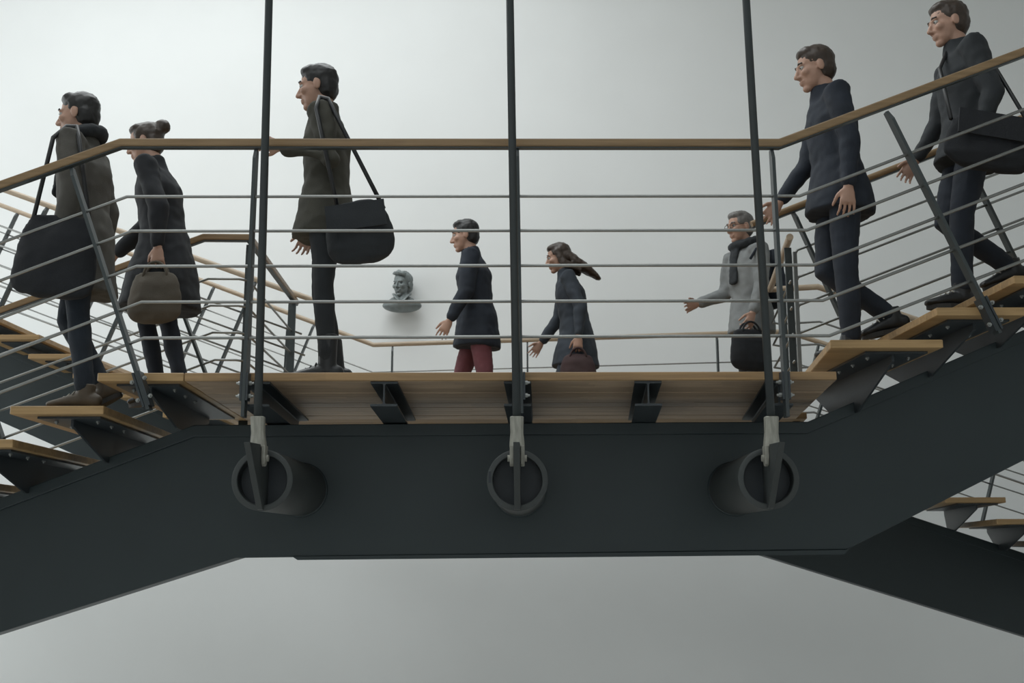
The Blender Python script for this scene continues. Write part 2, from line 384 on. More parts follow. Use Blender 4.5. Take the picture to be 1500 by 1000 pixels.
# ------------------------------------------------------------------ stair treads with steel brackets
def tread(label, fl, fr, vl, vr, z, y0, y1, ysp, girder_z, group, face=1, m=TREADW, bolts=True, spdepth=.24):
    """board whose front edge runs fl..fr (x), sides running towards vl, vr; bracket plates reach down to the spine"""
    t = thing('stair_tread', label, 'stair tread', ((fl + fr) / 2, (y0 + y1) / 2, z - TH), group)
    dl = vdir(vl).x; dr = vdir(vr).x; L = y1 - y0
    q = [(fl, y0), (fr, y0), (fr + dr * L, y1), (fl + dl * L, y1)]
    o = part('board', hull8([(x, y, z - TH) for x, y in q], [(x, y, z) for x, y in q]), m, t); bevel_obj(o, .003, 1)
    w = fr - fl
    # bearing plate under the board
    zt = z - TH - .001; zp = zt - .010
    dm = (dl + dr) / 2
    fc = fr - .19 if face > 0 else fl + .24
    def pt(x, y): return (x + dr * (y - y0), y)
    ya = y0 + .09; yb = y1 - .12
    q = [pt(fc - .15, ya), pt(fc + .15, ya), pt(fc + .15, yb), pt(fc - .15, yb)]
    bp = part('bearing_plate', hull8([(x, y, zp) for x, y in q], [(x, y, zt) for x, y in q]), BRACK, t)
    # cantilever bracket: upright plate, shallow at the tip, deep over the spine
    gz = girder_z
    for ys, ye, deep in ((ya + .06, ysp + .02, True),):
        prof = [(ya + .05, zp), (ya + .05, zp - .03), (ysp - .06, gz - .03 if gz - .03 < zp - .06 else zp - .08), (ysp + spdepth + .06, gz - .03 if gz - .03 < zp - .06 else zp - .08), (yb - .05, zp - .03), (yb - .05, zp)]
        poly = []
        for y, zz in prof:
            x, _ = pt(fc, y); poly.append(Vector((x - .006, y, zz)))
        part('bracket', prism(poly, (.012, 0, 0)), BRACK, t)
        x, y = pt(fc, ysp - .05)
        if False: part('bracket_flange', hull8([(x - .13, ysp - .012, max(gz, zp - .09)), (x + .13, ysp - .012, max(gz, zp - .09)), (x + .13, ysp + .0, max(gz, zp - .09)), (x - .13, ysp, max(gz, zp - .09))],
                                     [(x - .13, ysp - .012, zp), (x + .13, ysp - .012, zp), (x + .13, ysp, zp), (x - .13, ysp, zp)]), BRACK, t)
    if bolts:
        for yy_ in (ya + .12, ya + .34, ya + .56):
            for sx in (-.10, .10):
                x, y = pt(fc + sx, yy_); link_part('bolt', BOLTD, t, (x, y, zp))
    return t
def line_z(tp, x):
    for a, b in zip(tp[:-1], tp[1:]):
        if a.x <= x <= b.x: return a.z + (b.z - a.z) * (x - a.x) / (b.x - a.x)
    return tp[0].z if x < tp[0].x else tp[-1].z
ORD = ['first', 'second', 'third', 'fourth', 'fifth', 'sixth', 'seventh', 'eighth', 'ninth', 'tenth']
GL = 'treads of the front flight going down to the left'; GR = 'treads of the front flight going up to the right'
# left flight: the first lies flush with the landing
gl = .412
x0 = P(143, 545, YD).x; x1 = P(270, 545, YD).x - .002
tread('wooden tread flush with the front landing at its left end', x0, x1, 646, 650, ZD, YD, YB, YG, ZI, GL)
rx = P(152, 594, YD).x; lx = P(15, 594, YD).x
for i in range(8):
    zz = ZD - RISE * (i + 1)
    a, b = lx - .412 * i, rx - .412 * i
    tread(['wooden tread under the brown shoe, first below the front landing', 'wooden tread at the left picture edge, second below the front landing'][i] if i < 2 else ORD[i] + ' wooden tread below the front landing, going down left',
          a, b, 655, 655, zz, YD, YB, YG, line_z(sp_top, (a + b) / 2), GL)
rl = [P(1216, 495, YD).x, P(1372, 449, YD).x, P(1485, 403, YD).x]; step = rl[2] - rl[1]
for i in range(8):
    zz = ZD + RISE * (i + 1) - .004
    a = rl[i] if i < 3 else rl[2] + step * (i - 2)
    b = P(1381, 495, YD).x if i == 0 else a + .424
    tread(['wedge-shaped wooden tread just above the right end of the front landing', 'wooden tread bolted to the leaning right railing post, second above the landing', 'wooden tread at the right picture edge, third above the landing'][i] if i < 3 else ORD[i] + ' wooden tread above the front landing, going up right',
          a, b, 975 if i == 0 else 722, 722, zz, YD, YB, YG, line_z(sp_top, (a + b) / 2), GR, face=1)
# rear flights
GBL = 'treads of the rear flight going up to the left'; GBR = 'treads of the rear flight going down to the right'
YAL = 8.50
t4 = P(123, 518, YAL)
for i in range(8):
    b = t4.x + .363 * (3 - i); zz = t4.z + RISE * (i - 3)
    tread(ORD[i] + ' wooden tread above the rear landing, going up left', b - .44, b, 730, 730, zz, YAL, 10.4, 9.25, line_z(bs_top, b - .2), GBL, face=1, bolts=False)
t3 = P(1473, 728, 8.0)
for i in range(6):
    b = t3.x + .363 * (i - 2); zz = t3.z - RISE * (i - 2)
    tread(ORD[i] + ' wooden tread below the rear landing, going down right', b - .44, b, 1134, 1134, zz, 8.0, 9.85, 9.25 if i < 3 else 9.0, zz - .2, GBR, face=1, bolts=False)
# wooden string board along the far edge of the rear left flight
o = thing('string_board', 'pale wooden string board running along the far side of the rear left flight', 'board', P(100, 510, 10.44))
part('board', prism([P(-200, 391, 10.44), P(430, 638, 10.44), P(430, 651, 10.44), P(-200, 404, 10.44)], (0, .04, 0)), RAILB, o)
part('dark_lower_strip', prism([P(-200, 405, 10.42), P(430, 652, 10.42), P(430, 658, 10.42), P(-200, 411, 10.42)], (0, .05, 0)), BRACK, o)  # dark strip along the board's lower edge

# ------------------------------------------------------------------ railings
def railing(label, hand, rods, posts, Y0, hm=RAILW, hr=.0225, rr=.0078, strip=True, square=False, bevel=.05, pw=.016, pd=.055):
    t = thing('stair_railing', label, 'railing', Vector(hand[len(hand) // 2]) - Vector((0, 0, 1.1)))
    if square:
        o = part('handrail', tube(hand, 0, flat=(.044, .040)), hm, t); bevel_obj(o, .007, 2)
    else:
        o = part('handrail', tube(hand, hr, 20), hm, t, True)
        md = o.modifiers.new('edge', 'EDGE_SPLIT'); md.split_angle = math.radians(35)
    if strip: part('rail_strip', tube([Vector(p) - Vector((0, 0, hr + .001)) for p in hand], 0, flat=(.030, .008)), POSTM, t)
    for r in rods: part('rod', tube(r, rr, 8), RODM, t, True)
    for p in posts: part('post', bar(p[0], p[1], *(p[2] if len(p) > 2 else (pw, pd)), top_bevel=bevel), POSTM, t)
    return t
def ext(a, b, k): return Vector(b) + (Vector(b) - Vector(a)) * k
# front
h = [P(0, 273, YR), P(178, 210, YR), P(1141, 210.5, YR), P(1500, 76, YR)]
h = [ext(h[1], h[0], 3.0)] + h[1:3] + [ext(h[2], h[3], 1.7)]
rods = []
bl = [(186, 288), (193, 338.5), (200, 390), (207, 442.5), (211, 495)]; el = [356, 411, 466, 522, 575]
br_ = [(1171, 287), (1182, 337), (1192, 388), (1205, 440), (1215, 491.5)]
for (lx_, ly), ey, (rx_, ry) in zip(bl, el, br_):
    r = [P(0, ey, YR), P(lx_, ly, YR), P(rx_, ry, YR), P(1500, ry - (1500 - rx_) * .386, YR)]
    rods.append([ext(r[1], r[0], 2.6), r[1], r[2], ext(r[2], r[3], 1.9)])
fposts = [(P(104.5, 246, YR), P(219, 600, YR)), (P(375, 219, YR), P(357, 611, YR)), (P(758, 217, YR), P(764, 606, YR)), (P(1130.5, 219, YR), P(1152.5, 611, YR)), (P(1299, 163, YR), P(1462, 489, YR))]
fposts.append((P(1299, 163, YR) + Vector((2.0, 0, .82)), P(1462, 489, YR) + Vector((2.0, 0, .82))))
fposts.append((P(104.5, 246, YR) + Vector((-1.23, 0, -.47)), P(219, 600, YR) + Vector((-1.23, 0, -.47))))
fposts.append((P(1299, 163, YR) + Vector((1.0, 0, .41)), P(1462, 489, YR) + Vector((1.0, 0, .41))))
FR = railing('nearest oak-topped railing with five steel rods, along the front landing and both front flights', h, rods, fposts, YR, square=True)
# lugs and bolts that fix the three landing posts to the beams, and the two leaning posts to the treads
for (pt_, pb_), kind in zip(fposts[:5], 'LVVVR'):
    if kind == 'V':
        cx = pb_.x + (pt_.x - pb_.x) * ((ZD - .07 - pb_.z) / (pt_.z - pb_.z))
        for sx in (-1, 1):
            part('lug', box(cx + sx * .009, cx + sx * .019, YR - .03, YD + .045, ZI + .035, ZD - .004 if False else ZD - .012), BRACK, FR) if False else part('lug', join(box(min(cx + sx * .009, cx + sx * .019), max(cx + sx * .009, cx + sx * .019), YR - .028, YD - .003, ZI + .02, ZD - .008)), BRACK, FR)
            for zz in (ZD - .055, ZD - .115):
                link_part('bolt', BOLTX if sx < 0 else BOLTXP if False else BOLTX, FR, (cx + sx * .019, YR + .0, zz), None if sx < 0 else (0, 0, math.pi))
    else:
        d = (pb_ - pt_).normalized(); L = (pb_ - pt_).length; c = pb_ - d * .10
        xv = Vector((0, 1, 0)).cross(d).normalized()
        for sx in (-1, 1):
            part('lug', bar(c - d * .085 + xv * sx * .014, c + d * .085 + xv * sx * .014, .010, .07), BRACK, FR)
            for s in (-.045, .045):
                link_part('bolt', BOLT, FR, c + d * s + xv * sx * .03 - Vector((0, .02, 0)))
# far side of the front left flight, turning onto the bridge
c0 = PZ(299, 347.5, ZH); c1 = PZ(365, 348, ZH); c2 = PZ(434, 443, ZH)
sl = (h[0].z - h[1].z) / (h[0].x - h[1].x)
far_l = c0 + Vector((-2.6, 0, -2.6 * sl))
rods = []
for k, dz in enumerate(RODDZ):
    b0 = c0 + Vector((.04 + .022 * k, 0, 0)); b0.z = ZD + dz
    e0 = b0 + Vector((-2.6, 0, -2.6 * sl)); a1 = c1.copy(); a1.z = ZD + dz
    a1b = a1 + Vector((-.05, 0, 0)); a1c = a1 + (c2 - c1).normalized() * .05
    a2 = c1 + (c2 - c1) * .93; a2.z = ZD + dz
    rods.append([e0, b0, a1b, a1c, a2])
nl = c1 + (c2 - c1) * .03; fl_ = c1 + (c2 - c1) * .90
posts = [(Vector((nl.x, nl.y, ZH - .03)), Vector((nl.x, nl.y, ZD - .12)), (.055, .016)), (Vector((fl_.x, fl_.y, ZH - .03)), Vector((fl_.x, fl_.y, ZD - .12)), (.060, .016)),
         (P(236, 372, c0.y), P(306, 560, c0.y)), (P(236, 372, c0.y) + Vector((-1.2, 0, -.46)), P(306, 560, c0.y) + Vector((-1.2, 0, -.46)))]
railing('oak-topped railing on the far side of the front left flight, turning onto the bridge', [far_l, c0, c1, c2], rods, posts, c0.y, bevel=.07, square=True)
# far side of the front right flight
r0 = PZ(1101, 329, ZH); r1 = P(1500, 172, r0.y); r1 = ext(r0, r1, 1.4)
rods = []
for k, yy_ in enumerate((369, 408.5, 449.5, 490)):
    a = P(1165 + k * 1.6, yy_, r0.y); b = P(1500, yy_ - (1500 - 1165) * .384, r0.y); b = ext(a, b, 1.6)
    rods.append([P(1165 + k * 1.6, yy_ + 3, r0.y), a + Vector((.012, 0, .012)), b])
posts = [(P(1161, 309, r0.y), P(1248, 500, r0.y)), (P(1161, 309, r0.y) + Vector((1.05, 0, .42)), P(1248, 500, r0.y) + Vector((1.05, 0, .42)))]
t = railing('oak-topped railing on the far side of the front right flight, with a free cut end', [r0, r1], rods, posts, r0.y)
part('end_post', bar(P(1164, 369, r0.y), P(1172, 545, r0.y), .022, .02), RODM, t)
# right side of the bridge and near side of the rear right flight
a0 = PZ(1157, 347, ZH); a1 = PZ(1128, 424, ZH); a2 = PZ(1198, 420, ZH)
a3 = P(1330, 464, a2.y); a3 = ext(a2, a3, 2.2)
slr = (a3.z - a2.z) / (a3.x - a2.x)
rods = []
for k, dz in enumerate(RODDZ):
    s = a0 + (a1 - a0) * .05; e = a1 + (a0 - a1) * .04; s.z = e.z = ZD + dz
    b = a1.copy(); b.x += .07; b.z = ZD + dz; c = a2.copy(); c.z = ZD + dz; c.x -= .02 * k
    rods.append([s, e, b, c, c + Vector((2.6, 0, 2.6 * slr))])
nr = a0 + (a1 - a0) * .10; fr_ = a1 + (a0 - a1) * .06
posts = [(Vector((nr.x, nr.y, ZH - .03)), Vector((nr.x, nr.y, ZD - .12)), (.045, .016)), (Vector((fr_.x + .08, fr_.y, ZH - .03)), Vector((fr_.x + .08, fr_.y, ZD - .12)), (.055, .016)),
         (P(1250, 441, a2.y), P(1222, 500, a2.y) + Vector((-.22, 0, -.75))), (P(1437, 690, a2.y), P(1418, 768, a2.y))]
p_ = posts[2]
railing('oak-topped railing running from the bridge down the rear right flight', [a0, a1, a2, a3], rods, posts[:3] + [(p_[0] + Vector((1.05, 0, 1.05 * slr)), p_[1] + Vector((1.05, 0, 1.05 * slr)))], a2.y, RAILB, strip=False, bevel=.07)
# near side of the rear left flight
e1 = PZ(462, 440.5, ZH); e0 = P(12, 280, e1.y); e0 = ext(e1, e0, .5); sll = (e0.z - e1.z) / (e0.x - e1.x)
rods = []
for k, dz in enumerate(RODDZ):
    b = e1.copy(); b.z = ZD + dz; b.x -= .03 * (4 - k) - .02
    rods.append([b + Vector((-3.6, 0, -3.6 * sll)), b])
posts = []
for k in range(4):
    top = P(375 - 0, 411, e1.y) + Vector((-.86 * k, 0, -.86 * k * sll)); foot = P(319, 543, e1.y) + Vector((-.86 * k, 0, -.86 * k * sll))
    posts.append((top, foot + (foot - top) * .32))
posts.append((P(421, 476, e1.y + .1) , P(416, 560, e1.y + .1), (.014, .02)))
railing('near railing of the rear left flight, rising towards the left picture edge', [e0, e1], rods, posts, e1.y, RAILB, strip=False)
# far side of the rear landing and flights
f1 = PZ(547, 505, ZH); f2 = PZ(1152, 485.5, ZH); f0 = P(0, 300, f1.y); f0 = ext(f1, f0, .35); slf = (f0.z - f1.z) / (f0.x - f1.x)
f3 = P(1213, 505, f2.y); f3 = ext(f2, f3, 6.0); slg = (f3.z - f2.z) / (f3.x - f2.x)
rods = []
for k, dz in enumerate(RODDZ):
    b = f1.copy(); b.z = ZD + dz; b.x += .02 * k; c = f2.copy(); c.z = ZD + dz; c.x -= .02 * k
    rods.append([b + Vector((-4.2, 0, -4.2 * slf)), b, c, c + Vector((2.8, 0, 2.8 * slg))])
posts = []
for pxx in (575, 772.5, 1050):
    fy = f1.y + (f2.y - f1.y) * (pxx - 547) / (1152 - 547); q = PZ(pxx, 505 - 19.5 * (pxx - 547) / 605, ZH); posts.append((Vector((q.x, q.y, ZH - .02)), Vector((q.x, q.y, ZD - .1))))
for k in range(4):
    top = P(461, 473, f1.y) + Vector((-1.0 * k, 0, -1.0 * k * slf)); foot = P(431, 545, f1.y) + Vector((-1.0 * k, 0, -1.0 * k * slf)); posts.append((top, foot + (foot - top) * .7))
for k in range(3):
    top = P(1200, 502, f2.y) + Vector((.85 * k, 0, .85 * k * slg)); posts.append((top, top + Vector((-.33, 0, -1.05))))
railing('farthest pale handrail railing along the rear landing, under the bust', [f0, f1, f2, f3], rods, posts, f1.y, RAILB, strip=False, rr=.0065)
#PEOPLE
# ------------------------------------------------------------------ people
def skin_mat(): return mat('skin', (.42, .25, .18), .5, 0, .12, 20.)
SKIN = skin_mat()
EYEW = mat('eye_white', (.38, .37, .35), .2); IRIS = mat('iris', (.02, .015, .012), .2)
def cloth(name, c, n=.3, rough=.85): return mat(name, c, rough, 0, n, 9., .25, 240)

class Blob:
    """collects closed overlapping shells, then fuses them into one continuous surface"""
    def __init__(self): self.V = []; self.F = []
    def add(self, vf):
        b = len(self.V); self.V += [Vector(v) for v in vf[0]]; self.F += [tuple(i + b for i in f) for f in vf[1]]
    def ell(self, c, r, axes=None, nu=16, nv=10):
        ax = axes or (Vector((1, 0, 0)), Vector((0, 1, 0)), Vector((0, 0, 1)))
        V = []; Fc = []
        for i in range(1, nv):
            th = math.pi * i / nv
            for j in range(nu):
                ph = 2 * math.pi * j / nu
                V.append(Vector(c) + ax[0] * (r[0] * math.sin(th) * math.cos(ph)) + ax[1] * (r[1] * math.sin(th) * math.sin(ph)) + ax[2] * (r[2] * math.cos(th)))
        for i in range(nv - 2):
            for j in range(nu): Fc.append((i * nu + j, i * nu + (j + 1) % nu, (i + 1) * nu + (j + 1) % nu, (i + 1) * nu + j))
        t = len(V); V += [Vector(c) + ax[2] * r[2], Vector(c) - ax[2] * r[2]]
        for j in range(nu): Fc.append((t, (j + 1) % nu, j)); Fc.append((t + 1, (nv - 2) * nu + j, (nv - 2) * nu + (j + 1) % nu))
        self.add((V, Fc))
    def loft(self, pts, rad, side, seg=14, round_ends=True):
        """rad: r or (side radius, fore-aft radius)"""
        pts = [Vector(p) for p in pts]; rad = [(r, r) if not isinstance(r, tuple) else r for r in rad]
        n = len(pts)
        if round_ends:
            t0 = (pts[0] - pts[1]).normalized(); t1 = (pts[-1] - pts[-2]).normalized()
            m0 = min(rad[0]); m1 = min(rad[-1])
            pts = [pts[0] + t0 * m0 * .85, pts[0] + t0 * m0 * .5] + pts + [pts[-1] + t1 * m1 * .5, pts[-1] + t1 * m1 * .85]
            rad = [tuple(q * .35 for q in rad[0]), tuple(q * .82 for q in rad[0])] + rad + [tuple(q * .82 for q in rad[-1]), tuple(q * .35 for q in rad[-1])]
            n += 4
        V = []; Fc = []
        for i in range(n):
            t = (pts[min(i + 1, n - 1)] - pts[max(i - 1, 0)]).normalized()
            a = Vector(side); a = (a - t * a.dot(t))
            if a.length < .05: a = Vector((0, 0, 1)) - t * t.z
            a.normalize(); b = t.cross(a)
            for j in range(seg):
                q = 2 * math.pi * j / seg
                V.append(pts[i] + a * (math.cos(q) * rad[i][0]) + b * (math.sin(q) * rad[i][1]))
        for i in range(n - 1):
            for j in range(seg): Fc.append((i * seg + j, i * seg + (j + 1) % seg, (i + 1) * seg + (j + 1) % seg, (i + 1) * seg + j))
        Fc += [tuple(range(seg - 1, -1, -1)), tuple(range((n - 1) * seg, n * seg))]
        self.add((V, Fc))
    def fuse(self, name, voxel, m, smooth=4, folds=0., fscale=9., dec=None, cut=None):
        me = new_mesh('tmp', self.V, self.F, None)
        o = bpy.data.objects.new('tmp', me); COL.objects.link(o)
        md = o.modifiers.new('r', 'REMESH'); md.mode = 'VOXEL'; md.voxel_size = voxel; md.use_smooth_shade = True
        if smooth:
            md = o.modifiers.new('s', 'SMOOTH'); md.iterations = smooth; md.factor = .5
        if dec:
            md = o.modifiers.new('d', 'DECIMATE'); md.ratio = dec
        dg = bpy.context.evaluated_depsgraph_get()
        r = bpy.data.meshes.new_from_object(o.evaluated_get(dg), depsgraph=dg); r.name = name
        bpy.data.objects.remove(o); bpy.data.meshes.remove(me)
        if folds:
            nrm = [v.normal.copy() for v in r.vertices]
            for v, n_ in zip(r.vertices, nrm):
                q = v.co
                f = noise.noise(Vector((q.x * fscale, q.y * fscale, q.z * fscale * .7))) + .5 * noise.noise(Vector((q.x * fscale * 2.3 + 7, q.y * fscale * 2.3, q.z * fscale * 2.6)))
                v.co = q + n_ * f * folds
        for p in r.polygons: p.use_smooth = True
        r.materials.clear(); r.materials.append(m)
        return r

def head_blob(B, hc, f, s, u, k, smile=0.):
    """head with brow, nose, lips, chin, ears; hc = head centre, f/s/u = forward, side, up"""
    ax = (f, s, u)
    def q(a, b, c): return hc + f * (a * k) + s * (b * k) + u * (c * k)
    def e(a, b, c, r): B.ell(q(a, b, c), tuple(x * k for x in r), ax)
    e(-.012, 0, .035, (.098, .077, .083)); e(.022, 0, -.02, (.070, .066, .085)); e(.030, 0, -.062, (.056, .053, .05))
    e(.064, 0, -.102, (.026, .026, .020))
    e(.078, .0, .022, (.018, .052, .012)); e(.062, .042, -.022, (.028, .022, .022)); e(.062, -.042, -.022, (.028, .022, .022))
    B.loft([q(.088, 0, .012), q(.102, 0, -.012), q(.112, 0, -.034)], [.008 * k, .010 * k, .013 * k], s, 10)
    e(.098, .011, -.038, (.010, .009, .008)); e(.098, -.011, -.038, (.010, .009, .008))
    e(.086, 0, -.062 + smile * .002, (.014, .025 + smile * .006, .0065)); e(.084, 0, -.075, (.014, .021, .0075))
    for g in (-1, 1):
        B.ell(q(-.008, g * .078, -.008), (.020 * k, .009 * k, .032 * k), ax)
    return q

def person(label, base, H, head, pose, look, bag=None):
    """base: where the planted foot stands; head: heading angle (degrees, direction walked); pose: joint angles"""
    k = H / 1.75
    h = math.radians(head); Fv = Vector((math.cos(h), math.sin(h), 0)); Sv = Vector((-math.sin(h), math.cos(h), 0)); U = Vector((0, 0, 1))
    def dirn(a, ab=0.):            # direction hanging down, swung a deg forward, ab deg to the side
        a = math.radians(a); ab = math.radians(ab)
        return (Fv * math.sin(a) - U * math.cos(a)) * math.cos(ab) + Sv * math.sin(ab)
    thigh, shin = .43 * k, .41 * k
    legs = {}
    for g, key in ((1, 'L'), (-1, 'R')):
        ta, kf = pose['leg' + key]
        d1 = dirn(ta, g * 1.5); d2 = dirn(ta - kf, 0)
        legs[key] = (d1, d2)
    pk = pose['plant']; g = 1 if pk == 'L' else -1
    foot_h = .085 * k
    hip_off = {q: Sv * (.088 * k * (1 if q == 'L' else -1)) for q in 'LR'}
    lift = pose.get('heel', 0.)
    ankle = Vector(base) + U * (foot_h + lift)
    pelvis = ankle - legs[pk][1] * shin - legs[pk][0] * thigh - hip_off[pk]
    J = {}
    for q in 'LR':
        J['hip' + q] = pelvis + hip_off[q]; J['knee' + q] = J['hip' + q] + legs[q][0] * thigh; J['ank' + q] = J['knee' + q] + legs[q][1] * shin
    if 'step' in pose:             # the other foot stands (back, up) from the planted one
        q = 'R' if pk == 'L' else 'L'; bk, hz, hl_ = pose['step']
        tgt = Vector(base) - Fv * bk + U * (hz + foot_h + hl_) + (hip_off[q] - hip_off[pk]); hp = J['hip' + q]; v = tgt - hp; dd = min(v.length, (thigh + shin) * .995); v = v.normalized() * dd
        ca = (thigh ** 2 + dd ** 2 - shin ** 2) / (2 * thigh * dd); pr = (Fv - v.normalized() * Fv.dot(v.normalized())).normalized()
        J['knee' + q] = hp + v.normalized() * (thigh * ca) + pr * (thigh * math.sqrt(max(0, 1 - ca * ca))); J['ank' + q] = hp + v
    lean = pose.get('lean', 4.); up = (Fv * math.sin(math.radians(lean)) + U * math.cos(math.radians(lean)))
    curve = Fv * math.sin(math.radians(lean * 1.5)) + U * math.cos(math.radians(lean * 1.5))
    waist = pelvis + up * .14 * k; chest = pelvis + up * .36 * k; neck = pelvis + up * .36 * k + curve * .17 * k
    hl = pose.get('head', lean * .6); hu = (Fv * math.sin(math.radians(hl)) + U * math.cos(math.radians(hl)))
    hyaw = math.radians(pose.get('yaw', 0)); hf = Fv * math.cos(hyaw) + Sv * math.sin(hyaw); hf = (hf - hu * hf.dot(hu)).normalized(); hs = hu.cross(hf)
    hc = neck + hu * .145 * k + Fv * (.02 * k) + Fv * math.sin(math.radians(hl)) * .03 * k
    for q, g in (('L', 1), ('R', -1)):
        sh = neck - up * .055 * k + Sv * (g * .172 * k); J['sh' + q] = sh
        a, ab, el = pose['arm' + q]
        d1 = dirn(a, g * ab); d2 = dirn(a + el, g * ab * .4)
        J['elb' + q] = sh + d1 * .285 * k; J['wri' + q] = J['elb' + q] + d2 * .25 * k; J['hd' + q] = d2
    root = thing('person', label, 'person', base)
    # ---- body: one continuous surface
    B = Blob()
    head_blob(B, hc, hf, hs, hu, k)
    B.loft([neck - up * .03 * k, neck + hu * .05 * k, hc - hu * .05 * k], [.058 * k, .053 * k, .052 * k], Sv)
    B.loft([pelvis - up * .03 * k, waist, chest, neck - up * .05 * k, neck], [(.12 * k, .08 * k), (.11 * k, .075 * k), (.135 * k, .088 * k), (.11 * k, .07 * k), (.055 * k, .055 * k)], Sv, 18)
    for q, g in (('L', 1), ('R', -1)):
        B.loft([J['hip' + q], J['knee' + q] * .5 + J['hip' + q] * .5, J['knee' + q], J['knee' + q] * .6 + J['ank' + q] * .4, J['ank' + q]], [.068 * k, .056 * k, .042 * k, .038 * k, .03 * k], Sv)
        a_ = math.radians(pose.get('foot' + q, 0.)); f_ = Fv * math.cos(a_) + U * math.sin(a_); u_ = U * math.cos(a_) - Fv * math.sin(a_)
        B.loft([J['ank' + q], J['ank' + q] - u_ * .04 * k + f_ * .03 * k, J['ank' + q] - u_ * .05 * k + f_ * .10 * k], [.030 * k, .028 * k, .018 * k], Sv)
        B.loft([neck - up * .06 * k + Sv * g * .06 * k, J['sh' + q], J['elb' + q], J['wri' + q]], [.045 * k, .045 * k, .030 * k, .025 * k], Fv)
        # hand: palm, four fingers of unequal length, thumb from the palm's side
        d = J['hd' + q]; w = (Fv - d * Fv.dot(d)).normalized(); n_ = w.cross(d).normalized()
        if n_.dot(Sv * -g) < 0: n_ = -n_
        W = J['wri' + q]
        B.loft([W, W + d * .03 * k, W + d * .085 * k], [(.024 * k, .018 * k), (.034 * k, .016 * k), (.039 * k, .014 * k)], w, 12)
        curl = pose.get('curl' + q, 22)
        for off, ln in ((.033, .072), (.0112, .080), (-.0112, .075), (-.032, .060)):
            p = W + d * .085 * k + w * off * k; pts = [p - d * .012 * k, p]; ang = curl * .6
            for sgm in (.45, .32, .26):
                dd = d * math.cos(math.radians(ang)) + n_ * math.sin(math.radians(ang)) + w * (off * 3); p = p + dd * ln * sgm * k; pts.append(p); ang += curl
            B.loft(pts, [.0085 * k, .0085 * k, .0078 * k, .0072 * k, .0066 * k], w, 8)
        p = W + d * .028 * k + w * .026 * k; pts = [p]; td = (d * .62 + w * .62 + n_ * .35).normalized()
        pts.append(p + td * .034 * k); td2 = (d * .85 + w * .3 + n_ * .45).normalized(); pts.append(pts[-1] + td2 * .03 * k); pts.append(pts[-1] + td2 * .024 * k)
        B.loft(pts, [.013 * k, .011 * k, .0095 * k, .008 * k], n_, 8)
    body = B.fuse('body', .0058 * k, SKIN, 3, dec=.45)
    for v in body.vertices: v.co -= Vector(base)
    def child(name, me, parent=root, shift=True):
        if shift:
            for v in me.vertices: v.co -= Vector(base)
        o = bpy.data.objects.new(name, me); COL.objects.link(o); o.parent = parent; ROOT[o.name] = Vector(base); return o
    bo = child('body', body, shift=False)
    for g in (-1, 1):
        c = hc + hf * (.0765 * k) + hs * (g * .031 * k) + hu * (.006 * k)
        E_ = Blob(); E_.ell(c, (.0125 * k,) * 3, nu=12, nv=8); eye = child('eye', new_mesh('eye', E_.V, E_.F, EYEW, True), bo)
        E_ = Blob(); E_.ell(c + hf * .0085 * k, (.0068 * k,) * 3, nu=10, nv=6); child('iris', new_mesh('iris', E_.V, E_.F, IRIS, True), bo)
        E_ = Blob(); E_.loft([hc + hf * .089 * k + hs * (g * .014 * k) + hu * .027 * k, hc + hf * .092 * k + hs * (g * .03 * k) + hu * .032 * k, hc + hf * .08 * k + hs * (g * .05 * k) + hu * .027 * k], [.0045 * k] * 3, hu, 6)
        child('eyebrow', new_mesh('eyebrow', E_.V, E_.F, look['hair'], True), bo)
    # ---- trousers or tights
    T = Blob(); tw = look.get('leg_w', 1.)
    T.loft([waist - up * .02 * k, pelvis + up * .03 * k, pelvis - up * .05 * k], [(.125 * k, .09 * k), (.150 * k, .106 * k), (.145 * k, .10 * k)], Sv, 20)
    for q in 'LR':
        hp, kn, an = J['hip' + q], J['knee' + q], J['ank' + q]
        T.loft([hp - U * .0, hp * .5 + kn * .5, kn, kn * .6 + an * .4, an * .92 + kn * .08], [(.080 * k, .086 * k), .078 * k * tw, .062 * k * tw, .060 * k * tw, .05 * k * tw], Sv)
    child('trousers', T.fuse('trousers', .010 * k, look['legs'], 3, .006, 11.))
    # ---- jacket or coat
    C = Blob(); hem = look.get('hem', .10); fl = look.get('flare', 1.); jw = look.get('bulk', 1.)
    mid = (J['kneeL'] + J['kneeR']) * .5; down = (mid - pelvis).normalized()
    down = (down + U * -1.2).normalized()
    C.loft([pelvis + down * hem * k, pelvis + down * hem * .45 * k, pelvis + up * .03 * k, waist, chest, neck - up * .075 * k, neck - up * .03 * k],
           [(.185 * k * fl, .175 * k * fl), (.182 * k * max(jw, fl * .96), .160 * k * max(jw, fl * .95)), (.178 * k * jw, .142 * k * jw), (.155 * k * jw, .118 * k * jw), (.176 * k * jw, .130 * k * jw), (.150 * k, .10 * k), (.085 * k, .078 * k)], Sv, 24, False)
    for q, g in (('L', 1), ('R', -1)):
        C.loft([neck - up * .07 * k + Sv * g * .07 * k, J['sh' + q], J['elb' + q] * .5 + J['sh' + q] * .5, J['elb' + q], J['wri' + q] * .9 + J['elb' + q] * .1],
               [.062 * k, .068 * k * jw, .060 * k * jw, .056 * k * jw, .042 * k], Fv)
    for q in 'LR': C.ell(J['elb' + q], (.056 * k * jw,) * 3)
    C.loft([neck - up * .05 * k, neck + hu * .02 * k, neck + hu * .045 * k], [(.09 * k, .085 * k), (.074 * k, .074 * k), (.070 * k, .070 * k)], Sv, 18, False)
    jk = child(look.get('top_name', 'jacket'), C.fuse('jacket', .011 * k, look['top'], 4, look.get('folds', .011), 8.))
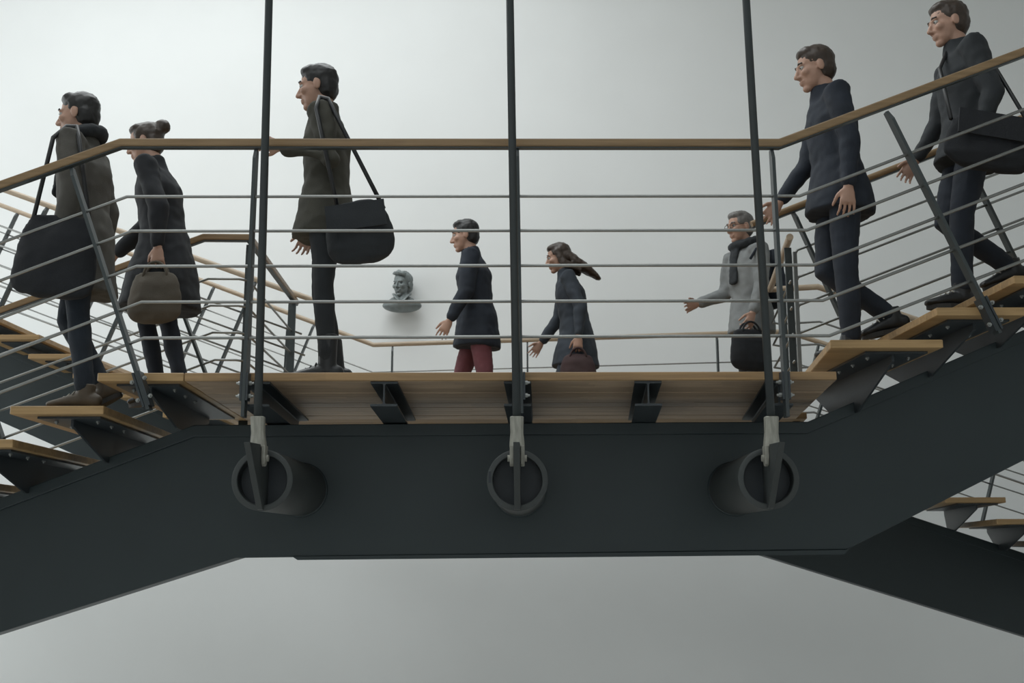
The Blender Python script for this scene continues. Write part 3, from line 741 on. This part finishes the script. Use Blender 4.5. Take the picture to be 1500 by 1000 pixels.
    if look.get('scarf'):
        Q = Blob(); n = 20; pts = [neck + hu * .02 * k + (Fv * math.cos(2 * math.pi * i / n) + Sv * math.sin(2 * math.pi * i / n)) * .088 * k - U * (.03 * k * math.cos(2 * math.pi * i / n)) for i in range(n + 1)]
        Q.loft(pts, [.036 * k] * (n + 1), U, 10); Q.loft([pts[0], pts[0] - U * .12 * k + Fv * .02, pts[0] - U * .28 * k + Fv * .03], [(.05 * k, .02 * k)] * 3, Sv, 10)
        child('scarf', Q.fuse('scarf', .009 * k, look['scarf'], 3, .006, 22.))
    # ---- shoes
    for q in 'LR':
        an = J['ank' + q]; pitch = pose.get('foot' + q, 0.); a = math.radians(pitch)
        ff = Fv * math.cos(a) + U * math.sin(a); uu = U * math.cos(a) - Fv * math.sin(a)
        Z = Blob(); so = an - uu * (foot_h - .022 * k)
        Z.loft([so - ff * .055 * k + uu * .03 * k, so + uu * .038 * k, so + ff * .07 * k + uu * .028 * k, so + ff * .13 * k + uu * .018 * k, so + ff * .175 * k + uu * .012 * k],
               [(.034 * k, .036 * k), (.038 * k, .045 * k), (.044 * k, .034 * k), (.046 * k, .024 * k), (.036 * k, .017 * k)], Sv, 14)
        up_h = look.get('boot', .05)
        Z.loft([so + uu * .03 * k, an + uu * up_h * k * .5, an + uu * up_h * k - (Fv * 0)], [(.04 * k, .046 * k), (.042 * k, .048 * k), (.044 * k, .05 * k)], Sv, 14, False)
        sh = child('shoe', Z.fuse('shoe', .007 * k, look['shoe'], 2))
        V = []
        n = 22
        for i in range(n):
            t = 2 * math.pi * i / n; x = math.cos(t); y = math.sin(t)
            V.append(so + ff * (.06 * k + x * .125 * k) + Sv * (y * (.046 if x > 0 else .038) * k * (1 - .25 * max(0, x) ** 3)) - uu * .022 * k)
        child('sole', new_mesh('sole', *prism(V, uu * .024 * k), look['sole']), sh)
        L_ = Blob()
        for i in range(3):
            c = so + ff * (.055 + .026 * i) * k + uu * (.074 - .013 * i) * k
            L_.loft([c - Sv * .028 * k - uu * .012 * k, c + uu * .004 * k, c + Sv * .028 * k - uu * .012 * k], [.0035 * k] * 3, ff, 6)
        child('laces', new_mesh('laces', L_.V, L_.F, look['lace'], True), sh)
    # ---- hair
    A = Blob(); ax = (hf, hs, hu)
    style = look.get('style', 'short')
    A.ell(hc - hf * .020 * k + hu * .046 * k, (.098 * k, .086 * k, .086 * k), ax)
    A.ell(hc - hf * .045 * k + hu * .0 * k, (.066 * k, .080 * k, .085 * k), ax)
    A.ell(hc + hf * .022 * k + hu * .090 * k, (.062 * k, .070 * k, .036 * k), ax)
    if style == 'long':
        fl_ = look.get('flow', Vector((0, 0, 0)))
        A.loft([hc - hf * .05 * k + hu * .03 * k, hc - hf * .085 * k - hu * .07 * k + fl_ * .25, hc - hf * .10 * k - hu * .17 * k + fl_ * .7, hc - hf * .09 * k - hu * .27 * k + fl_ * 1.2], [(.08 * k, .05 * k), (.09 * k, .05 * k), (.08 * k, .042 * k), (.045 * k, .02 * k)], hs, 14)
        for g in (-1, 1): A.loft([hc + hf * .01 * k + hs * g * .075 * k + hu * .05 * k, hc - hf * .02 * k + hs * g * .088 * k - hu * .06 * k, hc - hf * .05 * k + hs * g * .085 * k - hu * .17 * k + fl_ * .6], [(.03 * k, .02 * k), (.035 * k, .02 * k), (.02 * k, .012 * k)], hf, 10)
    if style == 'bun':
        A.ell(hc - hf * .115 * k + hu * .085 * k, (.045 * k,) * 3, ax)
    child('hair', A.fuse('hair', .0075 * k, look['hair'], 2, .005, 30.))
    if look.get('glasses'):
        G = []
        for g in (-1, 1):
            c = hc + hf * .100 * k + hs * g * .032 * k + hu * .004 * k
            G.append(tube([c + (hs * math.cos(2 * math.pi * i / 14) * .023 + hu * math.sin(2 * math.pi * i / 14) * .018) * k for i in range(15)], .0022, 6))
            G.append(tube([c + hs * g * .022 * k, hc + hf * .0 * k + hs * g * .085 * k + hu * .012 * k], .002, 6))
        child('glasses', new_mesh('glasses', *join(*G), IRIS))
    return J, dict(F=Fv, S=Sv, U=U, neck=neck, pelvis=pelvis, chest=chest, k=k, hc=hc)

def bag(name, label, c, size, F, m, strap_pts=None, handle=True, tilt=0., strap_m=None, flap=True):
    """soft bag: pillow body with flap, rolled rim, handles or shoulder strap"""
    c = Vector(c); F = F.normalized(); U = Vector((0, 0, 1)); F = (F * math.cos(math.radians(tilt)) + U * math.sin(math.radians(tilt))); Sv = Vector((0, 0, 1)).cross(F).normalized(); U = F.cross(Sv)
    w, d, hh = size
    t = thing(name, label, 'bag', c - Vector((0, 0, hh / 2)))
    base = ROOT[t.name]
    B = Blob()
    B.loft([c - U * hh * .46, c - U * hh * .38, c - U * hh * .1, c + U * hh * .25, c + U * hh * .46], [(w * .46, d * .42), (w * .50, d * .52), (w * .5, d * .55), (w * .45, d * .42), (w * .38, d * .2)], F, 28)
    me = B.fuse('bag_body', .012, m, 3, .008, 9.)
    for v in me.vertices: v.co -= base
    o = bpy.data.objects.new('bag_body', me); COL.objects.link(o); o.parent = t; ROOT[o.name] = base
    sm = strap_m or m
    if handle:
        for g in (-1, 1):
            pts = [c + F * (w * .22 * math.cos(a)) + Sv * (g * d * .16) + U * (hh * .40 + hh * .34 * math.sin(a)) for a in [math.pi * i / 10 for i in range(11)]]
            part('handle', tube(pts, .008, 8), sm, t, True)
    elif flap:
        part('flap', join(hull8([c - F * w * .43 + U * hh * .42 + Sv * d * .5, c + F * w * .43 + U * hh * .42 + Sv * d * .5, c + F * w * .43 - U * hh * .08 + Sv * d * .60, c - F * w * .43 - U * hh * .08 + Sv * d * .60],
                                [c - F * w * .43 + U * hh * .42 + Sv * (d * .5 + .012), c + F * w * .43 + U * hh * .42 + Sv * (d * .5 + .012), c + F * w * .43 - U * hh * .08 + Sv * (d * .60 + .012), c - F * w * .43 - U * hh * .08 + Sv * (d * .60 + .012)])), m, t)
    if strap_pts: part('strap', tube(strap_pts, .011, 10), sm, t, True)
    return t

BLACKC = cloth('black_wool', (.012, .014, .018)); NAVY = cloth('navy_cloth', (.014, .020, .032)); OLIVE = cloth('olive_cloth', (.060, .058, .045))
TAUPE = cloth('taupe_cloth', (.085, .08, .07)); CHAR = cloth('charcoal_cloth', (.022, .026, .030)); DENIM = cloth('dark_denim', (.016, .024, .036))
GREYC = cloth('light_grey_cloth', (.22, .23, .23)); RUST = cloth('dusty_red_cloth', (.16, .05, .06)); SLATE = cloth('slate_cloth', (.04, .05, .065))
HBLACK = mat('black_hair', (.012, .011, .011), .45, 0, .4, 40.); HBROWN = mat('brown_hair', (.045, .028, .018), .45, 0, .4, 40.); HGREY = mat('grey_hair', (.16, .15, .14), .5, 0, .4, 40.); HBLOND = mat('dark_blond_hair', (.12, .08, .045), .45, 0, .4, 40.)
LEATH = mat('brown_shoe_leather', (.10, .075, .05), .55, 0, .3, 20.); BLKL = mat('black_leather', (.015, .016, .018), .4, 0, .3, 20.); SOLE = mat('rubber_sole', (.03, .028, .026), .7); SOLEL = mat('pale_sole', (.25, .23, .2), .6); LACE = mat('shoe_lace', (.35, .33, .28), .8)
TANB = cloth('tan_bag_cloth', (.10, .085, .065)); 
ZL1 = ZD - RISE; 
def at(px, Y, Z):
    c2 = Y * RC[2][1] + (Z - CAM[2]) * RC[2][2]
    return Vector(((px - 750) * c2 / FPX, Y, Z))
# descending the left flight
b = at(124, 5.30, ZL1)
J, K = person('person in a taupe coat stepping down the left flight with a big dark bag', b, 1.72, 180,
    dict(plant='L', legL=(-6, 3), legR=(12, 44), lean=3, head=6, footR=-28, armL=(-8, 6, 16), armR=(-14, 8, 20)),
    dict(hair=HBLACK, legs=DENIM, top=TAUPE, top_name='coat', hem=.30, flare=1.12, bulk=1.06, shoe=LEATH, sole=SOLE, lace=LACE, scarf=CHAR, style='short', leg_w=.92))
sh = J['shL']; bc = at(84, 5.165, 3.045)
bag('tote_bag', 'big black tote bag hanging from the shoulder of the person in the taupe coat', bc, (.42, .10, .40), Vector((-1, 0, 0)), BLACKC, handle=False, flap=False, tilt=6,
    strap_pts=[bc + Vector((-.13, 0, .17)), sh + Vector((-.065, -.055, -.01)), sh + Vector((-.02, -.01, .068)), sh + Vector((.03, -.01, .066)), sh + Vector((.065, -.055, -.02)), bc + Vector((.15, 0, .16))], strap_m=BLKL)
# leaning figure at the left end of the landing
b = at(266, 6.1, ZD)
J, K = person('person in a long black coat leaving the left end of the landing', b, 1.74, 180,
    dict(plant='L', legL=(-9, 6), legR=(16, 30), lean=9, head=12, footR=-8, armL=(-22, 10, 18), armR=(22, 8, 25), curlL=48),
    dict(hair=HBROWN, legs=NAVY, top=BLACKC, top_name='coat', hem=.36, flare=1.35, bulk=1.04, shoe=BLKL, sole=SOLE, lace=CHAR, style='bun', leg_w=.85))
w = J['wriL'] + J['hdL'] * .10
bag('hand_bag', 'brown cloth bag swinging behind the person in the long black coat', Vector((w.x, w.y - .01, w.z - .19)), (.30, .12, .26), Vector((-1, 0, 0)), TANB)
# walking across the front of the landing
b = at(479, 5.42, ZD)
J, K = person('person in an olive jacket and black boots crossing the front landing', b, 1.77, 180,
    dict(plant='L', legL=(-2, 2), legR=(4, 16), lean=2, head=8, footR=-8, armL=(-14, 7, 118), armR=(6, 6, 12), curlL=40),
    dict(hair=HBLACK, legs=CHAR, top=OLIVE, hem=.16, flare=1.0, bulk=.98, shoe=BLKL, sole=SOLE, lace=CHAR, boot=.16, style='short', leg_w=.86))
sh = J['shL']; bc = at(527, 5.24, 3.19)
bag('shoulder_bag', 'dark olive shoulder bag behind the person in the olive jacket', bc, (.34, .15, .27), Vector((-1, 0, 0)), CHAR, handle=False, tilt=-8,
    strap_pts=[bc + Vector((-.11, .0, .11)), sh + Vector((-.005, -.078, -.02)), sh + Vector((.0, -.02, .066)), sh + Vector((.045, -.02, .055)), sh + Vector((.085, -.04, -.03)), bc + Vector((.12, .0, .11))], strap_m=BLKL)
# on the rear landing
b = at(728, 8.7, ZD)
person('person in a navy jacket and dusty red trousers on the rear landing', b, 1.92, 180,
    dict(plant='L', legL=(-8, 4), legR=(18, 26), lean=5, head=8, footR=4, armL=(6, 8, 22), armR=(-16, 8, 14)),
    dict(hair=HBLACK, legs=RUST, top=NAVY, hem=.20, flare=1.05, bulk=1.05, shoe=BLKL, sole=SOLE, lace=CHAR, style='short'))
b = at(882, 9.05, ZD)
J, K = person('person in slate clothes with long hair blowing back on the rear landing', b, 1.77, 180,
    dict(plant='R', legR=(-10, 8), legL=(20, 30), lean=8, head=12, footL=0, armL=(-20, 10, 24), armR=(12, 8, 24), curlL=48),
    dict(hair=HBROWN, legs=SLATE, top=SLATE, hem=.26, flare=1.15, bulk=.98, shoe=BLKL, sole=SOLE, lace=CHAR, style='long', flow=Vector((.16, 0, .06)), leg_w=.9))
w = J['wriL'] + J['hdL'] * .10
bag('hand_bag', 'reddish brown bag carried by the person with long hair', Vector((w.x, w.y - .01, w.z - .18)), (.30, .12, .24), Vector((-1, 0, 0)), cloth('maroon_bag_cloth', (.055, .03, .03)))
b = at(1108, 8.6, ZD)
J, K = person('grey-haired person in a light grey jacket at the right end of the bridge', b, 1.86, 205,
    dict(plant='R', legR=(-3, 4), legL=(8, 14), lean=3, head=6, yaw=0, armL=(4, 8, 22), armR=(10, 8, 60), curlL=48),
    dict(hair=HGREY, legs=BLACKC, top=GREYC, hem=.14, flare=1.0, bulk=1.02, shoe=BLKL, sole=SOLE, lace=CHAR, style='short', scarf=CHAR, glasses=True))
w = J['wriL'] + J['hdL'] * .10
bag('hand_bag', 'black bag held low by the grey-haired person', Vector((w.x - .0, w.y - .01, w.z - .20)), (.38, .13, .28), Vector((-.9, -.42, 0)), BLACKC)
bc = K['chest'] + K['F'] * -.235 + Vector((0, 0, -.05))
bag('backpack', 'dark navy backpack worn by the grey-haired person', bc, (.30, .17, .44), Vector((-.42, .9, 0)), NAVY, strap_pts=[bc + Vector((-.05, -.12, .15)), J['shL'] + Vector((.02, -.02, .075)), J['shL'] + Vector((-.09, -.06, -.10))], handle=False)
# coming down the right flight
b = at(1250, 5.70, ZD + RISE - .004)
person('person in dark navy clothes stepping down the right flight', b, 1.86, 180,
    dict(plant='L', legL=(3, 4), legR=(4, 50), step=(.29, RISE, .03), lean=4, head=10, footR=-12, armL=(-8, 8, 14), armR=(14, 8, 24)),
    dict(hair=HBROWN, legs=NAVY, top=NAVY, hem=.14, flare=1.0, bulk=1.03, shoe=BLKL, sole=SOLE, lace=LACE, style='short', leg_w=1.0))
b = at(1412, 5.85, ZD + 3 * RISE - .004)
J, K = person('tall person in charcoal at the right picture edge, coming down with a wide black bag', b, 1.92, 180,
    dict(plant='L', legL=(16, 12), legR=(0, 34), step=(.38, RISE, .03), lean=2, head=8, footR=-12, armL=(-12, 9, 34), armR=(10, 8, 24), curlL=48),
    dict(hair=HBROWN, legs=NAVY, top=CHAR, hem=.12, flare=1.0, bulk=1.02, shoe=BLKL, sole=SOLE, lace=LACE, style='short'))
bc = at(1452, 5.52, 3.76)
sh = J['shR']
bag('messenger_bag', 'wide black messenger bag across the tall person at the right edge', bc, (.48, .14, .28), Vector((-1, 0, 0)), BLACKC, handle=False, tilt=10,
    strap_pts=[bc + Vector((-.20, -.0, .12)), K['chest'] + Vector((-.17, -.10, .02)), K['neck'] + Vector((-.03, .03, .055)), K['chest'] + Vector((.165, -.06, .05)), bc + Vector((.2, .0, .12))], strap_m=BLKL)

# ------------------------------------------------------------------ bust on the back wall
BUSTM = mat('grey_bronze', (.23, .26, .26), .5, .35, .35, 14., .15, 60)
bc = P(588.5, 457, WY - .17)
t = thing('portrait_bust', 'small grey portrait bust of a smiling head mounted on the back wall', 'bust', bc)
kb = 1.18
f = Vector((-.40, -.90, .0)).normalized(); u = (Vector((0, 0, 1)) + f * .05).normalized(); s_ = u.cross(f).normalized(); f = s_.cross(u)
hc = bc + Vector((0, 0, .305))
B = Blob(); q = head_blob(B, hc, f, s_, u, kb, 1.)
B.loft([hc - u * .20, hc - u * .12], [.075, .068], s_)
ax = (Vector((1, 0, 0)), Vector((0, 1, 0)), Vector((0, 0, 1)))
B.ell(bc + Vector((0, .02, .075)), (.215, .125, .075), ax, 28, 14); B.ell(bc + Vector((0, .02, .10)), (.16, .11, .085), ax, 24, 14)
me = B.fuse('head_and_shoulders', .0055, BUSTM, 2)
for v in me.vertices:
    v.co -= bc
o = bpy.data.objects.new('head_and_shoulders', me); COL.objects.link(o); o.parent = t; ROOT[o.name] = bc
A = Blob(); ax = (f, s_, u)
A.ell(hc - f * .026 * kb + u * .05 * kb, (.098 * kb, .084 * kb, .084 * kb), ax); A.ell(hc - f * .05 * kb, (.066 * kb, .080 * kb, .085 * kb), ax)
A.loft([hc + f * .06 * kb + s_ * .06 * kb + u * .085 * kb, hc + f * .085 * kb + u * .105 * kb + s_ * .01, hc + f * .06 * kb - s_ * .05 * kb + u * .10 * kb], [.022, .026, .018], u)
me = A.fuse('hair', .006, BUSTM, 2, .007, 34.)
for v in me.vertices: v.co -= bc
o = bpy.data.objects.new('hair', me); COL.objects.link(o); o.parent = t; ROOT[o.name] = bc
DARKB = mat('dark_bronze', (.04, .05, .052), .5, .3)
for g in (-1, 1):
    E_ = Blob(); E_.ell(q(.0765, g * .031, .004), (.013, .016, .009), ax, 10, 8); part('eye', (E_.V, E_.F), DARKB, t, True)
    E_ = Blob(); E_.loft([bc + Vector((g * .012, -.11, .10)), bc + Vector((g * .06, -.09, .16)), bc + Vector((g * .085, -.01, .195))], [(.03, .010), (.034, .012), (.025, .012)], Vector((g * 1., -.5, .2)), 10)
    part('collar', (E_.V, E_.F), BUSTM, t, True)
part('wall_fixing', cyl(bc + Vector((0, .08, .075)), Vector((bc.x, WY, bc.z + .075)), .03, 16), DARKB, t, True)
